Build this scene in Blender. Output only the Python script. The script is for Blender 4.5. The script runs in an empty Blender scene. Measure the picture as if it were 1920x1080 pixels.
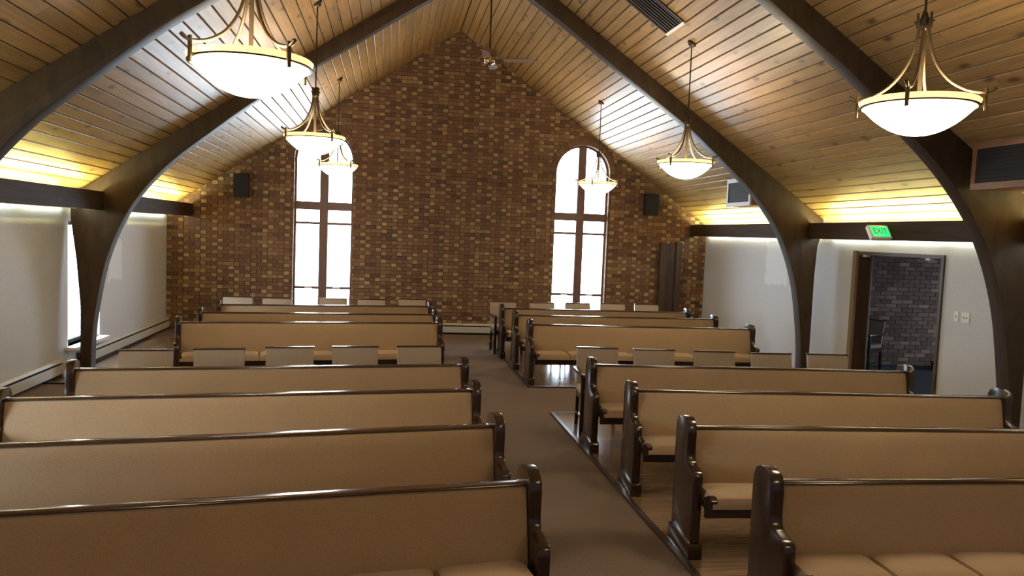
import bpy, bmesh, math, random
from mathutils import Vector, Matrix
random.seed(7)
R = math.radians
scene = bpy.context.scene
C = scene.collection

# ------------------------------------------------------------------ camera
yaw, pitch, roll = .1592, .0685, .0393
rv = Vector((math.cos(yaw), -math.sin(yaw), 0))
fv = Vector((math.sin(yaw) * math.cos(pitch), math.cos(yaw) * math.cos(pitch), -math.sin(pitch)))
uv_ = rv.cross(fv)
r2 = rv * math.cos(roll) + uv_ * math.sin(roll)
u2 = -rv * math.sin(roll) + uv_ * math.cos(roll)
cd = bpy.data.cameras.new('camera')
cam = bpy.data.objects.new('camera', cd)
C.objects.link(cam)
cd.sensor_width = 36
cd.lens = 1450 / 1920 * 36
cd.clip_start = .05
m = Matrix((r2, u2, -fv)).transposed().to_4x4()
m.translation = Vector((0, 0, 2.05))
cam.matrix_world = m
scene.camera = cam

# ------------------------------------------------------------------ world, exposure, light levels
SKY = 8.5
BOWL = 13.0
TUBE = 9.0
UPT = 56.0
w = bpy.data.worlds.new('world')
scene.world = w
w.use_nodes = True
bg = w.node_tree.nodes['Background']
bg.inputs[0].default_value = (.74, .87, 1.0, 1)
bg.inputs[1].default_value = SKY
vs = scene.view_settings
vs.view_transform = 'Standard'
vs.look = 'None'
vs.exposure = 1.1
vs.gamma = 1.0
vs.use_curve_mapping = False

# ------------------------------------------------------------------ dimensions (metres; x right, y away, z up)
XL, XR, YB, YF = -4.17, 6.60, 15.54, -3.0
CX, RZ, SL = 1.27, 6.02, .683            # ridge x, ridge height, roof slope
COS = 1 / math.sqrt(1 + SL * SL)
SIN = SL * COS
def roof(x): return RZ - SL * abs(x - CX)

# ------------------------------------------------------------------ materials
def mat(name):
    mt = bpy.data.materials.new(name)
    mt.use_nodes = True
    nt = mt.node_tree
    return mt, nt, nt.nodes['Principled BSDF']
def node(nt, t, **kw):
    n = nt.nodes.new(t)
    for k, v in kw.items(): setattr(n, k, v)
    return n
def coords(nt, scale, space='Position', rnd=False):
    if space == 'Position':
        g = node(nt, 'ShaderNodeNewGeometry'); out = g.outputs['Position']
    else:
        g = node(nt, 'ShaderNodeTexCoord'); out = g.outputs['Object']
    mp = node(nt, 'ShaderNodeMapping')
    mp.inputs['Scale'].default_value = scale
    nt.links.new(out, mp.inputs['Vector'])
    if rnd:
        oi = node(nt, 'ShaderNodeObjectInfo')
        mu = node(nt, 'ShaderNodeMath', operation='MULTIPLY'); mu.inputs[1].default_value = 91.0
        nt.links.new(oi.outputs['Random'], mu.inputs[0])
        cb = node(nt, 'ShaderNodeCombineXYZ')
        for i in range(3): nt.links.new(mu.outputs[0], cb.inputs[i])
        nt.links.new(cb.outputs[0], mp.inputs['Location'])
    return mp.outputs[0]
def ramp(nt, fac, stops):
    r = node(nt, 'ShaderNodeValToRGB')
    el = r.color_ramp.elements
    while len(el) < len(stops): el.new(.5)
    for e, (p, c) in zip(el, stops):
        e.position = p; e.color = (*c, 1)
    nt.links.new(fac, r.inputs[0])
    return r.outputs[0]
def noise(nt, vec, scale, detail=4, rough=.6, dist=0):
    n = node(nt, 'ShaderNodeTexNoise')
    n.inputs['Scale'].default_value = scale
    n.inputs['Detail'].default_value = detail
    n.inputs['Roughness'].default_value = rough
    n.inputs['Distortion'].default_value = dist
    nt.links.new(vec, n.inputs['Vector'])
    return n.outputs['Fac']
def mixc(nt, fac, a, b, mode='MIX'):
    mx = node(nt, 'ShaderNodeMix', data_type='RGBA', blend_type=mode)
    for s, v in ((0, fac), (6, a), (7, b)):
        if isinstance(v, (int, float)): mx.inputs[s].default_value = v
        elif isinstance(v, tuple): mx.inputs[s].default_value = (*v, 1)
        else: nt.links.new(v, mx.inputs[s])
    return mx.outputs[2]
def bump(nt, b, h, strength, dist=.01):
    n = node(nt, 'ShaderNodeBump')
    n.inputs['Strength'].default_value = strength
    n.inputs['Distance'].default_value = dist
    nt.links.new(h, n.inputs['Height'])
    nt.links.new(n.outputs[0], b.inputs['Normal'])
def simple(name, col, rough=.5, metal=0, var=.15, scale=30, bmp=0, spec=.5):
    mt, nt, b = mat(name)
    v = coords(nt, (1, 1, 1))
    f = noise(nt, v, scale)
    lo = tuple(c * (1 - var) for c in col); hi = tuple(min(1, c * (1 + var)) for c in col)
    nt.links.new(ramp(nt, f, [(.3, lo), (.7, hi)]), b.inputs['Base Color'])
    b.inputs['Roughness'].default_value = rough
    b.inputs['Metallic'].default_value = metal
    b.inputs['Specular IOR Level'].default_value = spec
    if bmp: bump(nt, b, f, bmp)
    return mt
def emis(name, col, strength, base=(.8, .8, .8)):
    mt, nt, b = mat(name)
    b.inputs['Base Color'].default_value = (*base, 1)
    b.inputs['Emission Color'].default_value = (*col, 1)
    b.inputs['Emission Strength'].default_value = strength
    b.inputs['Roughness'].default_value = .4
    return mt
def wood(name, dark, light, scale, rough=.3, coat=0, rnd=True, knots=False, tint=.25, spec=.5, bmp=.08):
    """scale: stretched noise, small value along the grain"""
    mt, nt, b = mat(name)
    v = coords(nt, scale, rnd=rnd)
    f = noise(nt, v, 1.0, 6, .62, .6)
    col = ramp(nt, f, [(.28, dark), (.72, light)])
    if rnd:
        oi = node(nt, 'ShaderNodeObjectInfo')
        br = node(nt, 'ShaderNodeMapRange')
        br.inputs['To Min'].default_value = 1 - tint; br.inputs['To Max'].default_value = 1 + tint
        nt.links.new(oi.outputs['Random'], br.inputs['Value'])
        hs = node(nt, 'ShaderNodeHueSaturation')
        nt.links.new(br.outputs[0], hs.inputs['Value']); nt.links.new(col, hs.inputs['Color'])
        col = hs.outputs[0]
    if knots:
        vk = coords(nt, (5.0, 2.2, 5.0), rnd=True)
        vo = node(nt, 'ShaderNodeTexVoronoi'); vo.inputs['Scale'].default_value = 1.0
        nt.links.new(vk, vo.inputs['Vector'])
        kf = ramp(nt, vo.outputs['Distance'], [(.07, (.9, .9, .9)), (.21, (0, 0, 0))])
        col = mixc(nt, kf, col, tuple(c * .35 for c in dark))
    nt.links.new(col, b.inputs['Base Color'])
    b.inputs['Roughness'].default_value = rough
    b.inputs['Specular IOR Level'].default_value = spec
    b.inputs['Coat Weight'].default_value = coat
    b.inputs['Coat Roughness'].default_value = .12
    bump(nt, b, f, bmp, .01)
    return mt

M = {}
M['fabric'] = mf = mat('pew_fabric')[0]
nt = mf.node_tree; b = nt.nodes['Principled BSDF']
f1 = noise(nt, coords(nt, (1, 1, 1)), 260, 3)
f2 = noise(nt, coords(nt, (1, 1, 1)), 3, 2)
nt.links.new(mixc(nt, .25, ramp(nt, f1, [(.3, (.25, .163, .090)), (.7, (.44, .305, .188))]), ramp(nt, f2, [(.3, (.30, .206, .12)), (.7, (.38, .268, .162))])), b.inputs['Base Color'])
b.inputs['Roughness'].default_value = .9
b.inputs['Sheen Weight'].default_value = .25
b.inputs['Specular IOR Level'].default_value = .15
bump(nt, b, f1, .15, .003)
M['chair_fabric'] = simple('chair_fabric', (.36, .285, .225), .9, var=.22, scale=240, bmp=.15, spec=.15)
M['pew_wood'] = wood('pew_dark_wood', (.016, .007, .005), (.038, .017, .011), (20, 20, 3), .22, .5, tint=.12)
M['rail_wood'] = wood('pew_rail_wood', (.030, .013, .007), (.075, .034, .017), (2, 20, 20), .2, .7, tint=.12)
M['arch'] = wood('arch_dark_timber', (.030, .018, .011), (.068, .042, .026), (7, 30, 2.2), .5, .0, tint=.1, spec=.35)
M['beam'] = wood('beam_dark_timber', (.032, .018, .010), (.066, .038, .021), (25, 1.2, 25), .65, tint=.1, spec=.12)
M['plank'] = wood('stained_pine_plank', (.24, .140, .054), (.41, .262, .112), (26, 1.3, 26), .40, .06, knots=True, tint=.13, spec=.42, bmp=.12)
M['backing'] = simple('roof_backing', (.03, .018, .008), .9)
M['laminate'] = wood('laminate_board', (.115, .072, .040), (.26, .165, .095), (1.6, 26, 26), .15, .5, tint=.2)
M['trimwood'] = wood('dark_floor_trim', (.020, .012, .010), (.05, .032, .028), (6, 6, 20), .3)
M['carpet'] = mc = mat('brown_carpet')[0]
nt = mc.node_tree; b = nt.nodes['Principled BSDF']
f1 = noise(nt, coords(nt, (1, 1, 1)), 130, 4, .7); f2 = noise(nt, coords(nt, (1, 1, 1)), 1.6, 3)
nt.links.new(mixc(nt, .3, ramp(nt, f1, [(.3, (.092, .065, .050)), (.7, (.275, .208, .168))]), ramp(nt, f2, [(.3, (.10, .070, .053)), (.7, (.16, .117, .09))])), b.inputs['Base Color'])
b.inputs['Roughness'].default_value = .95; b.inputs['Specular IOR Level'].default_value = .1
bump(nt, b, f1, .5, .01)
def wallpaint(name, patch):
    mt, nt, b = mat(name)
    g = node(nt, 'ShaderNodeNewGeometry')
    f = noise(nt, g.outputs['Position'], 40, 3)
    col = ramp(nt, f, [(.3, (.47, .485, .515)), (.7, (.53, .545, .575))])
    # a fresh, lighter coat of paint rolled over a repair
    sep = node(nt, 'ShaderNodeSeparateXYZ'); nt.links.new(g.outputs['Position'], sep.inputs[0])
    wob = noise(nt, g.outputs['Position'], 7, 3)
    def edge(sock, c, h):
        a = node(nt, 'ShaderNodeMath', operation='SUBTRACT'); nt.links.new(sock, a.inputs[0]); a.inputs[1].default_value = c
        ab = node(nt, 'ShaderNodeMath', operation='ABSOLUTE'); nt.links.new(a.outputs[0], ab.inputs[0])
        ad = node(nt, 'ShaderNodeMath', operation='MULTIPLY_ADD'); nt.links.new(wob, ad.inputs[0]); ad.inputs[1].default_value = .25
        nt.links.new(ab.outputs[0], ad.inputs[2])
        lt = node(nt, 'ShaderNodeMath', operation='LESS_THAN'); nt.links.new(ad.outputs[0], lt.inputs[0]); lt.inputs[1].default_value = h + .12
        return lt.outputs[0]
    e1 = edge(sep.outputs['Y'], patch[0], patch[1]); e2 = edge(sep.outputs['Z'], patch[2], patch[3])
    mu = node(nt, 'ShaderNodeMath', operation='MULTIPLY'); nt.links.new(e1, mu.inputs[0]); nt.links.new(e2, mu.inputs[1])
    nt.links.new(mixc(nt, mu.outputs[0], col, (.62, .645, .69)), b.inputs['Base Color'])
    b.inputs['Roughness'].default_value = .6
    bump(nt, b, f, .08, .004)
    return mt
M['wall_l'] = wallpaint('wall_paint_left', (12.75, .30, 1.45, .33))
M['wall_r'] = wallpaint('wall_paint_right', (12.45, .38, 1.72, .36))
M['mortar'] = simple('brick_mortar', (.115, .070, .042), .9, bmp=.3, scale=60)
BRICK = []
for i, c in enumerate([(.130, .064, .033), (.162, .082, .040), (.195, .106, .050), (.092, .047, .030), (.31, .205, .092), (.24, .145, .066), (.355, .245, .12)]):
    BRICK.append(simple('brick_%d' % i, c, .75, var=.22, scale=45, bmp=.35))
M['frame'] = simple('window_frame_brown', (.15, .080, .065), .45, var=.1)
M['white'] = simple('white_enamel', (.46, .445, .40), .4, var=.05)
M['whiteplastic'] = simple('white_plastic', (.72, .71, .66), .4, var=.04)
M['slot'] = simple('dark_slot', (.012, .011, .010), .7)
M['black'] = simple('black_speaker', (.010, .010, .013), .6)
M['grille'] = simple('speaker_cloth', (.016, .016, .020), .85, scale=300, bmp=.3)
M['bronze'] = simple('antique_bronze', (.12, .085, .048), .40, .7, var=.15)
M['darkmetal'] = simple('dark_metal', (.06, .045, .032), .4, .8)
M['chrome'] = simple('polished_metal', (.62, .52, .36), .12, 1.0, var=.1)
M['blade'] = wood('fan_blade_wood', (.16, .075, .05), (.25, .125, .085), (8, 8, 8), .4)
M['vent'] = simple('brown_vent_metal', (.075, .055, .042), .5, .2)
M['darkvent'] = simple('dark_brown_slats', (.03, .02, .016), .8)
M['cedar'] = wood('cedar_box_trim', (.20, .085, .040), (.34, .16, .08), (8, 3, 20), .5)
M['lavender'] = simple('pale_duct_frame', (.55, .55, .62), .5, var=.05)
M['post'] = wood('dark_shutter_wood', (.035, .020, .013), (.075, .042, .026), (20, 20, 2), .5)
M['doorwood'] = wood('door_wood', (.060, .032, .016), (.120, .066, .034), (14, 14, 1.6), .4)
M['jamb'] = wood('door_jamb_wood', (.16, .095, .036), (.27, .165, .065), (14, 14, 1.6), .45)
M['bowl'] = emis('lit_alabaster_glass', (1.0, .82, .54), BOWL, (.9, .8, .6))
M['bowlrim'] = emis('lit_glass_rim', (1.0, .60, .18), BOWL * .085, (.9, .75, .45))
M['tube'] = emis('fluorescent_lens', (.92, 1.0, .80), TUBE)
M['uptube'] = emis('fluorescent_tube', (1.0, .90, .28), UPT)
M['exitgreen'] = emis('exit_green', (.0, .80, .22), .62, (.02, .3, .1))
M['exitdark'] = emis('exit_letters', (.0, .20, .05), .15, (.0, .03, .01))
M['hallcarpet'] = simple('hall_carpet', (.055, .065, .085), .95, scale=120, bmp=.3)
M['hallpaint'] = simple('hall_paint', (.30, .28, .26), .8)
mg, nt, b = mat('window_glass')
nt.nodes.remove(b)
tr = node(nt, 'ShaderNodeBsdfTransparent'); tr.inputs[0].default_value = (.97, .98, .98, 1)
gl = node(nt, 'ShaderNodeBsdfGlossy'); gl.inputs['Roughness'].default_value = .02
fw = node(nt, 'ShaderNodeLayerWeight'); fr = node(nt, 'ShaderNodeMath', operation='POWER'); fr.inputs[1].default_value = 5.0; nt.links.new(fw.outputs['Facing'], fr.inputs[0])
mx = node(nt, 'ShaderNodeMixShader')
nt.links.new(fr.outputs[0], mx.inputs[0]); nt.links.new(tr.outputs[0], mx.inputs[1]); nt.links.new(gl.outputs[0], mx.inputs[2])
nt.links.new(mx.outputs[0], nt.nodes['Material Output'].inputs[0])
M['glass'] = mg

# ------------------------------------------------------------------ mesh helpers
class MB:
    def __init__(s): s.v = []; s.f = []; s.mi = []
    def add(s, verts, faces, mi=0):
        o = len(s.v); s.v += [tuple(p) for p in verts]
        s.f += [tuple(i + o for i in f) for f in faces]; s.mi += [mi] * len(faces)
        return s
    def box(s, x0, x1, y0, y1, z0, z1, mi=0, mx=None):
        p = [(x, y, z) for z in (z0, z1) for y in (y0, y1) for x in (x0, x1)]
        if mx is not None: p = [mx @ Vector(q) for q in p]
        return s.add(p, [(0, 2, 3, 1), (4, 5, 7, 6), (0, 1, 5, 4), (2, 6, 7, 3), (0, 4, 6, 2), (1, 3, 7, 5)], mi)
    def prism(s, poly, a0, a1, axis='y', mi=0):
        n = len(poly)
        def P(p, a):
            return {'y': (p[0], a, p[1]), 'x': (a, p[0], p[1]), 'z': (p[0], p[1], a)}[axis]
        v = [P(p, a0) for p in poly] + [P(p, a1) for p in poly]
        f = [tuple(range(n)), tuple(range(2 * n - 1, n - 1, -1))]
        f += [(i, i + n, (i + 1) % n + n, (i + 1) % n) for i in range(n)]
        return s.add(v, f, mi)
    def tube(s, pts, rad, seg=8, mi=0, cap=True):
        pts = [Vector(p) for p in pts]; n = len(pts); rings = []
        rads = rad if isinstance(rad, (list, tuple)) else [rad] * n
        up = Vector((0, 0, 1)); prev = None
        for i, p in enumerate(pts):
            t = (pts[min(i + 1, n - 1)] - pts[max(i - 1, 0)]).normalized()
            if prev is None:
                a = t.cross(up)
                if a.length < .05: a = t.cross(Vector((1, 0, 0)))
            else: a = prev - t * prev.dot(t)
            a.normalize(); prev = a; bb = t.cross(a)
            rings.append([p + (a * math.cos(k * 2 * math.pi / seg) + bb * math.sin(k * 2 * math.pi / seg)) * rads[i] for k in range(seg)])
        v = [q for r in rings for q in r]
        f = [(i * seg + k, i * seg + (k + 1) % seg, (i + 1) * seg + (k + 1) % seg, (i + 1) * seg + k) for i in range(n - 1) for k in range(seg)]
        if cap: f += [tuple(range(seg))[::-1], tuple((n - 1) * seg + k for k in range(seg))]
        return s.add(v, f, mi)
    def lathe(s, prof, seg=32, c=(0, 0, 0), mi=0):
        v = []; f = []; n = len(prof)
        for r, z in prof:
            for k in range(seg):
                a = k * 2 * math.pi / seg
                v.append((c[0] + r * math.cos(a), c[1] + r * math.sin(a), c[2] + z))
        for i in range(n - 1):
            for k in range(seg):
                f.append((i * seg + k, i * seg + (k + 1) % seg, (i + 1) * seg + (k + 1) % seg, (i + 1) * seg + k))
        return s.add(v, f, mi)
    def mesh(s, name, mats, bevel=0, bseg=2, smooth=False, angle=30):
        me = bpy.data.meshes.new(name)
        me.from_pydata(s.v, [], s.f)
        if not isinstance(mats, (list, tuple)): mats = [mats]
        for mt in mats: me.materials.append(M[mt] if isinstance(mt, str) else mt)
        if len(mats) > 1: me.polygons.foreach_set('material_index', s.mi)
        bm = bmesh.new(); bm.from_mesh(me)
        bmesh.ops.recalc_face_normals(bm, faces=bm.faces)
        if bevel:
            ed = [e for e in bm.edges if len(e.link_faces) == 2 and e.calc_face_angle(0) > R(angle)]
            bmesh.ops.bevel(bm, geom=ed, offset=bevel, segments=bseg, profile=.6, affect='EDGES', clamp_overlap=True)
        if smooth:
            for fc in bm.faces: fc.smooth = True
            for e in bm.edges:
                if len(e.link_faces) == 2 and e.calc_face_angle(0) > R(40): e.smooth = False
        bm.to_mesh(me); bm.free()
        me.update()
        return me
    def build(s, name, mats, parent=None, **kw):
        return link(name, s.mesh(name, mats, **kw), parent)
def link(name, me, parent=None):
    o = bpy.data.objects.new(name, me)
    C.objects.link(o)
    if parent: o.parent = parent
    return o
def tag(o, label=None, cat=None, group=None, kind=None):
    if label: o['label'] = label
    if cat: o['category'] = cat
    if group: o['group'] = group
    if kind: o['kind'] = kind
    return o
def empty(name, loc=(0, 0, 0), rz=0):
    o = bpy.data.objects.new(name, None); C.objects.link(o)
    o.location = loc; o.rotation_euler = (0, 0, rz); o.empty_display_size = .1
    return o
def copy_tree(o, parent=None):
    c = o.copy(); C.objects.link(c); c.parent = parent
    for ch in o.children: copy_tree(ch, c)
    return c
def struct(o, label, cat):
    return tag(o, label, cat, kind='structure')

# ================================================================== SETTING
# ---- floor
fl = MB().box(XL - .3, XR + .15, YF - .2, YB + .3, -.1, 0).build('floor', 'carpet')
struct(fl, 'brown carpet running down the aisle and across the chapel', 'floor')
def board_mesh(L, W=.19):
    return MB().box(0, L, 0, W, 0, .012).mesh('floor_board', 'laminate')
XA = 1.93
bm_cache = {}
def laminate(name, x0, x1, y0, y1, label, boards):
    z = .004
    base = MB().box(x0, x1, y0, y1, .0005, z).build(name, 'laminate' if not boards else 'slot')
    struct(base, label, 'floor')
    if not boards: return base
    W = .195; y = y0; r = 0
    while y < y1 - .02:
        wd = min(W, y1 - y); x = x0
        first = [1.3, .55, .95, .3, .75][r % 5]
        while x < x1 - .02:
            L = min(first if x == x0 else 1.42, x1 - x)
            key = (round(L, 3), round(wd, 3))
            if key not in bm_cache: bm_cache[key] = board_mesh(L - .002, wd - .0025)
            o = link('floor_board', bm_cache[key], base); o.location = (x, y, z)
            x += L
        y += wd; r += 1
    return base
laminate('floor_laminate', XA, XR, 2.2, 8.62, 'wood laminate floor under the nearer right pews', True)
laminate('floor_laminate', XA, XR, 10.2, 14.35, 'wood laminate floor under the farther right pews', True)
laminate('floor_laminate', XL, .74, 2.2, 8.62, 'wood laminate floor under the nearer left pews', False)
laminate('floor_laminate', XL, .74, 10.2, 14.35, 'wood laminate floor under the farther left pews', False)
tn = 1
for (x0, x1, y0, y1, lb) in [(XA - .035, XA + .012, 2.2, 8.665, 'dark wooden strip between aisle carpet and nearer right laminate'),
                         (XA + .012, XR, 8.62, 8.665, 'dark wooden strip closing the nearer right laminate before the cross aisle'),
                         (XA - .035, XA + .012, 10.155, 14.35, 'dark wooden strip between aisle carpet and farther right laminate'),
                         (XA + .012, XR, 10.155, 10.2, 'dark wooden strip along the front of the farther right laminate'),
                         (.74, .787, 2.2, 8.665, 'dark wooden strip between aisle carpet and nearer left laminate'),
                         (.74, .787, 10.155, 14.35, 'dark wooden strip between aisle carpet and farther left laminate'),
                         (XL, .74, 8.62, 8.665, 'dark wooden strip closing the nearer left laminate'),
                         (XL, .74, 10.155, 10.2, 'dark wooden strip along the front of the farther left laminate')]:
    o = MB().box(x0, x1, y0, y1, 0, .021).build('trim_%d' % tn, 'trimwood', bevel=.006)
    struct(o, lb, 'trim'); tn += 1

# ---- ceiling: backing slabs and single planks
cb = MB()
for s in (-1, 1):
    xe = CX + s * 5.75
    cb.prism([(CX, RZ + .03), (xe, roof(xe) + .03), (xe, roof(xe) + .15), (CX, RZ + .15)], YF - .2, YB + .3)
ceil = cb.build('ceiling', 'backing')
struct(ceil, 'steep gabled ceiling of stained pine planks', 'ceiling')
PW = .1475
h = .02; c_ = .008; g_ = .0045
prof = [(g_, h), (g_, c_), (g_ + c_ * .8, 0), (PW - g_ - c_ * .8, 0), (PW - g_, c_), (PW - g_, h)]
plank_me = MB().prism(prof, 0, 1).mesh('plank', 'plank')
for s in (-1, 1):
    nrow = int(5.6 / COS / PW)
    for r in range(nrow):
        d = r * PW + .002
        # local x runs down the slope, local z is the outward normal
        ax = Vector((s * COS, 0, -SIN)); nz = Vector((s * SIN, 0, COS)); ay = Vector((0, 1, 0))
        cuts = [YF, YB - .0]
        k = random.uniform(3.2, 6.4); kk = random.uniform(9.0, 13.2)
        ys = [YF, k, kk, YB]
        for a, bb in zip(ys[:-1], ys[1:]):
            o = link('plank', plank_me, ceil)
            o.matrix_world = Matrix(((ax.x, 0, nz.x, CX + ax.x * d), (0, (bb - a - .004), 0, a), (ax.z, 0, nz.z, RZ + ax.z * d), (0, 0, 0, 1)))

# ---- window geometry on brick wall
WIN = [(-1.285, 'left'), (3.875, 'right')]
HW, SPR, SILL = .57, 3.37, .42
def whalf(z, extra=0):
    r = HW + extra
    if z < SILL: return 0
    if z <= SPR: return HW
    if z >= SPR + r: return 0
    return math.sqrt(max(0, r * r - (z - SPR) ** 2))
T = .26
wb = MB()
xs = [XL - .3] + [v for c, _ in WIN for v in (c - HW, c + HW)] + [XR + .3]
def col(x0, x1):
    p = [(x0, -.1), (x1, -.1), (x1, roof(x1) + .05)]
    if x0 < CX < x1: p.append((CX, RZ + .05))
    p.append((x0, roof(x0) + .05)); wb.prism(p, YB, YB + T)
for i in (0, 2, 4): col(xs[i], xs[i + 1])
for cx, _ in WIN:
    wb.box(cx - HW, cx + HW, YB, YB + T, -.1, SILL)
    arc = [(cx - HW * math.cos(math.pi * k / 24), SPR + HW * math.sin(math.pi * k / 24)) for k in range(25)]
    wb.prism(arc + [(cx + HW, roof(cx + HW) + .05), (cx - HW, roof(cx - HW) + .05)], YB, YB + T)
wall_back = wb.build('wall_back', 'mortar')
struct(wall_back, 'tall gabled brick wall with light header bricks at the far end', 'wall')
# bricks in alternating long and short rows; short ones stand slightly proud and lighter
CH, ST, HD, MJ = .0735, .205, .098, .009
PER = ST + HD + 2 * MJ - .012
ST = PER - HD - 2 * MJ
bricks = []
nc = int(RZ / CH) + 1
for k in range(nc):
    z0 = k * CH + .004; z1 = z0 + CH - MJ; zm = (z0 + z1) / 2
    if z0 > RZ: break
    off = (PER / 2) * (k % 2)
    x = XL - PER + off - (.05 if k % 2 else 0)
    while x < XR:
        for L, hd in ((ST, 0), (HD, 1)):
            iv = [(max(x, XL + .004), min(x + L, XR - .004))]
            for cx, _ in WIN:
                hw = max(whalf(z0, .115 if z0 > SPR else 0), whalf(z1, .115 if z1 > SPR else 0))
                if hw <= 0: continue
                nv = []
                for a, c2 in iv:
                    if c2 <= cx - hw or a >= cx + hw: nv.append((a, c2)); continue
                    if a < cx - hw: nv.append((a, cx - hw))
                    if c2 > cx + hw: nv.append((cx + hw, c2))
                iv = nv
            for a, c2 in iv:
                if c2 - a < .03: continue
                if min(roof(a), roof(c2)) < z0 - .02: continue
                q = random.random()
                if hd: mi = 4 if q < .34 else 5 if q < .58 else 6 if q < .68 else 2 if q < .84 else 1
                else: mi = 0 if q < .34 else 1 if q < .66 else 2 if q < .84 else 3 if q < .95 else 5
                pr = .014 + (random.random() * .010 if hd else random.random() * .004)
                bricks.append((a, c2, z0, z1, pr, mi, hd))
            x += L + MJ
stuff = MB(); singles = []
full = [bk for bk in bricks if not bk[6] and abs((bk[1] - bk[0]) - ST) < 1e-6]
full.sort(key=lambda q: (q[0] + .1 - 1.3) ** 2 + ((q[2] - 2.0) * 1.3) ** 2)
single = set(id(q) for q in full[:300])
cache = {}
for bk in bricks:
    a, c2, z0, z1, pr, mi, hd = bk
    if id(bk) in single:
        if mi not in cache: cache[mi] = MB().box(0, ST, -.016, .01, 0, CH - MJ).mesh('brick', BRICK[mi], bevel=.003, bseg=1)
        o = link('brick', cache[mi], wall_back); o.location = (a, YB, z0)
    else:
        stuff.box(a, c2, YB - pr, YB + .01, z0, z1, mi)
for cx, _ in WIN:                       # arch ring of upright bricks, jamb bricks inside the reveal
    n = 25
    for k in range(n):
        a0 = math.pi * (k + .06) / n; a1 = math.pi * (k + .94) / n
        p = [(cx + r * math.cos(a), SPR + r * math.sin(a)) for r, a in ((HW - .004, a0), (HW - .004, a1), (HW + .105, a1), (HW + .105, a0))]
        stuff.prism(p, YB - .016, YB + .12, mi=random.choice([0, 1, 2, 1]))
    for k in range(nc):
        z0 = k * CH + .004; z1 = z0 + CH - MJ
        if z0 < SILL or z1 > SPR: continue
        for s in (-1, 1):
            xx = sorted((cx + s * HW, cx + s * (HW - .006)))
            stuff.box(xx[0], xx[1], YB - .004, YB + .11, z0, z1, random.choice([0, 1, 2, 5]))
o = stuff.build('brickwork', BRICK, wall_back)
o['kind'] = 'stuff'

# ---- arched windows
def rail(mb, x0, x1, z0, z1, y0=YB + .12, y1=YB + .19): mb.box(x0, x1, y0, y1, z0, z1)
for i, (cx, nm) in enumerate(WIN):
    wo = empty('window_%d' % (i + 1), (cx, YB + .12, SILL))
    struct(wo, 'tall arched window with brown cross mullion, %s one in the brick wall' % nm, 'window')
    def put(mb, name, mt, **kw):
        ob = mb.build(name, mt, wo, **kw)
        ob.matrix_parent_inverse = Matrix.Translation((-cx, -(YB + .12), -SILL))
        return ob
    fo = MB(); th = .045
    y0, y1 = YB + .11, YB + .20
    outer = [(cx - HW, SILL), (cx - HW, SPR)] + [(cx - HW * math.cos(math.pi * k / 24), SPR + HW * math.sin(math.pi * k / 24)) for k in range(1, 24)] + [(cx + HW, SPR), (cx + HW, SILL)]
    ri = HW - th
    inner = [(cx - ri, SILL + th), (cx - ri, SPR)] + [(cx - ri * math.cos(math.pi * k / 24), SPR + ri * math.sin(math.pi * k / 24)) for k in range(1, 24)] + [(cx + ri, SPR), (cx + ri, SILL + th)]
    n = len(outer)
    v = [(p[0], y, p[1]) for y in (y0, y1) for ring in (outer, inner) for p in ring]
    f = []
    for k in range(n):
        j = (k + 1) % n
        f += [(k, j, n + j, n + k), (2 * n + k, 3 * n + k, 3 * n + j, 2 * n + j), (n + k, n + j, 3 * n + j, 3 * n + k), (k, 2 * n + k, 2 * n + j, j)]
    put(fo.add(v, f), 'window_frame', 'frame')
    put(MB().box(cx - .082, cx + .082, y0 - .03, y1, SILL + .02, SPR + HW - .03), 'mullion', 'frame', bevel=.008)
    put(MB().box(cx - HW + .02, cx + HW - .02, y0 - .02, y1, 2.39, 2.55), 'transom', 'frame', bevel=.008)
    for zz in (2.13, .86):
        for s in (-1, 1):
            xx = sorted((cx + s * .05, cx + s * (HW - .02)))
            put(MB().box(xx[0], xx[1], y0 + .01, y1, zz - .024, zz + .024), 'glazing_bar', 'frame', bevel=.004)
    for s in (-1, 1):
        lat = sorted((cx + s * .2, cx + s * .34))
        put(MB().box(lat[0], lat[1], y0 - .015, y0 + .012, .845, .868), 'window_latch', 'chrome', bevel=.004)
        a, c2 = sorted((cx + s * .062, cx + s * (HW - th * .5)))
        for z0, z1 in ((SILL + .03, .845), (.875, 2.115), (2.145, 2.41)):
            put(MB().box(a, c2, y0 + .045, y0 + .051, z0, z1), 'pane', 'glass')
        rr = HW - th * .5
        arc = []
        for k in range(13):
            t = math.pi / 2 * k / 12
            xo = rr * math.cos(t)
            if xo < .062: continue
            arc.append((cx + s * xo, SPR + rr * math.sin(t)))
        poly = [(cx + s * .062, 2.52), (cx + s * rr, 2.52)] + arc + [(cx + s * .062, SPR + math.sqrt(rr * rr - .062 ** 2))]
        put(MB().prism(poly, y0 + .045, y0 + .051), 'pane', 'glass')
    put(MB().box(cx - HW, cx + HW, YB - .02, YB + .13, SILL - .03, SILL + .012), 'window_sill', 'mortar')
    ld = bpy.data.lights.new('daylight_portal', 'AREA'); ld.shape = 'RECTANGLE'; ld.size = 2 * HW; ld.size_y = SPR + HW - SILL
    ld.cycles.is_portal = True
    lo = bpy.data.objects.new('daylight_portal', ld); C.objects.link(lo)
    lo.location = (cx, YB + T + .01, (SILL + SPR + HW) / 2); lo.rotation_euler = (R(-90), 0, 0)

# ---- side walls
WTOP = 2.36
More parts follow.
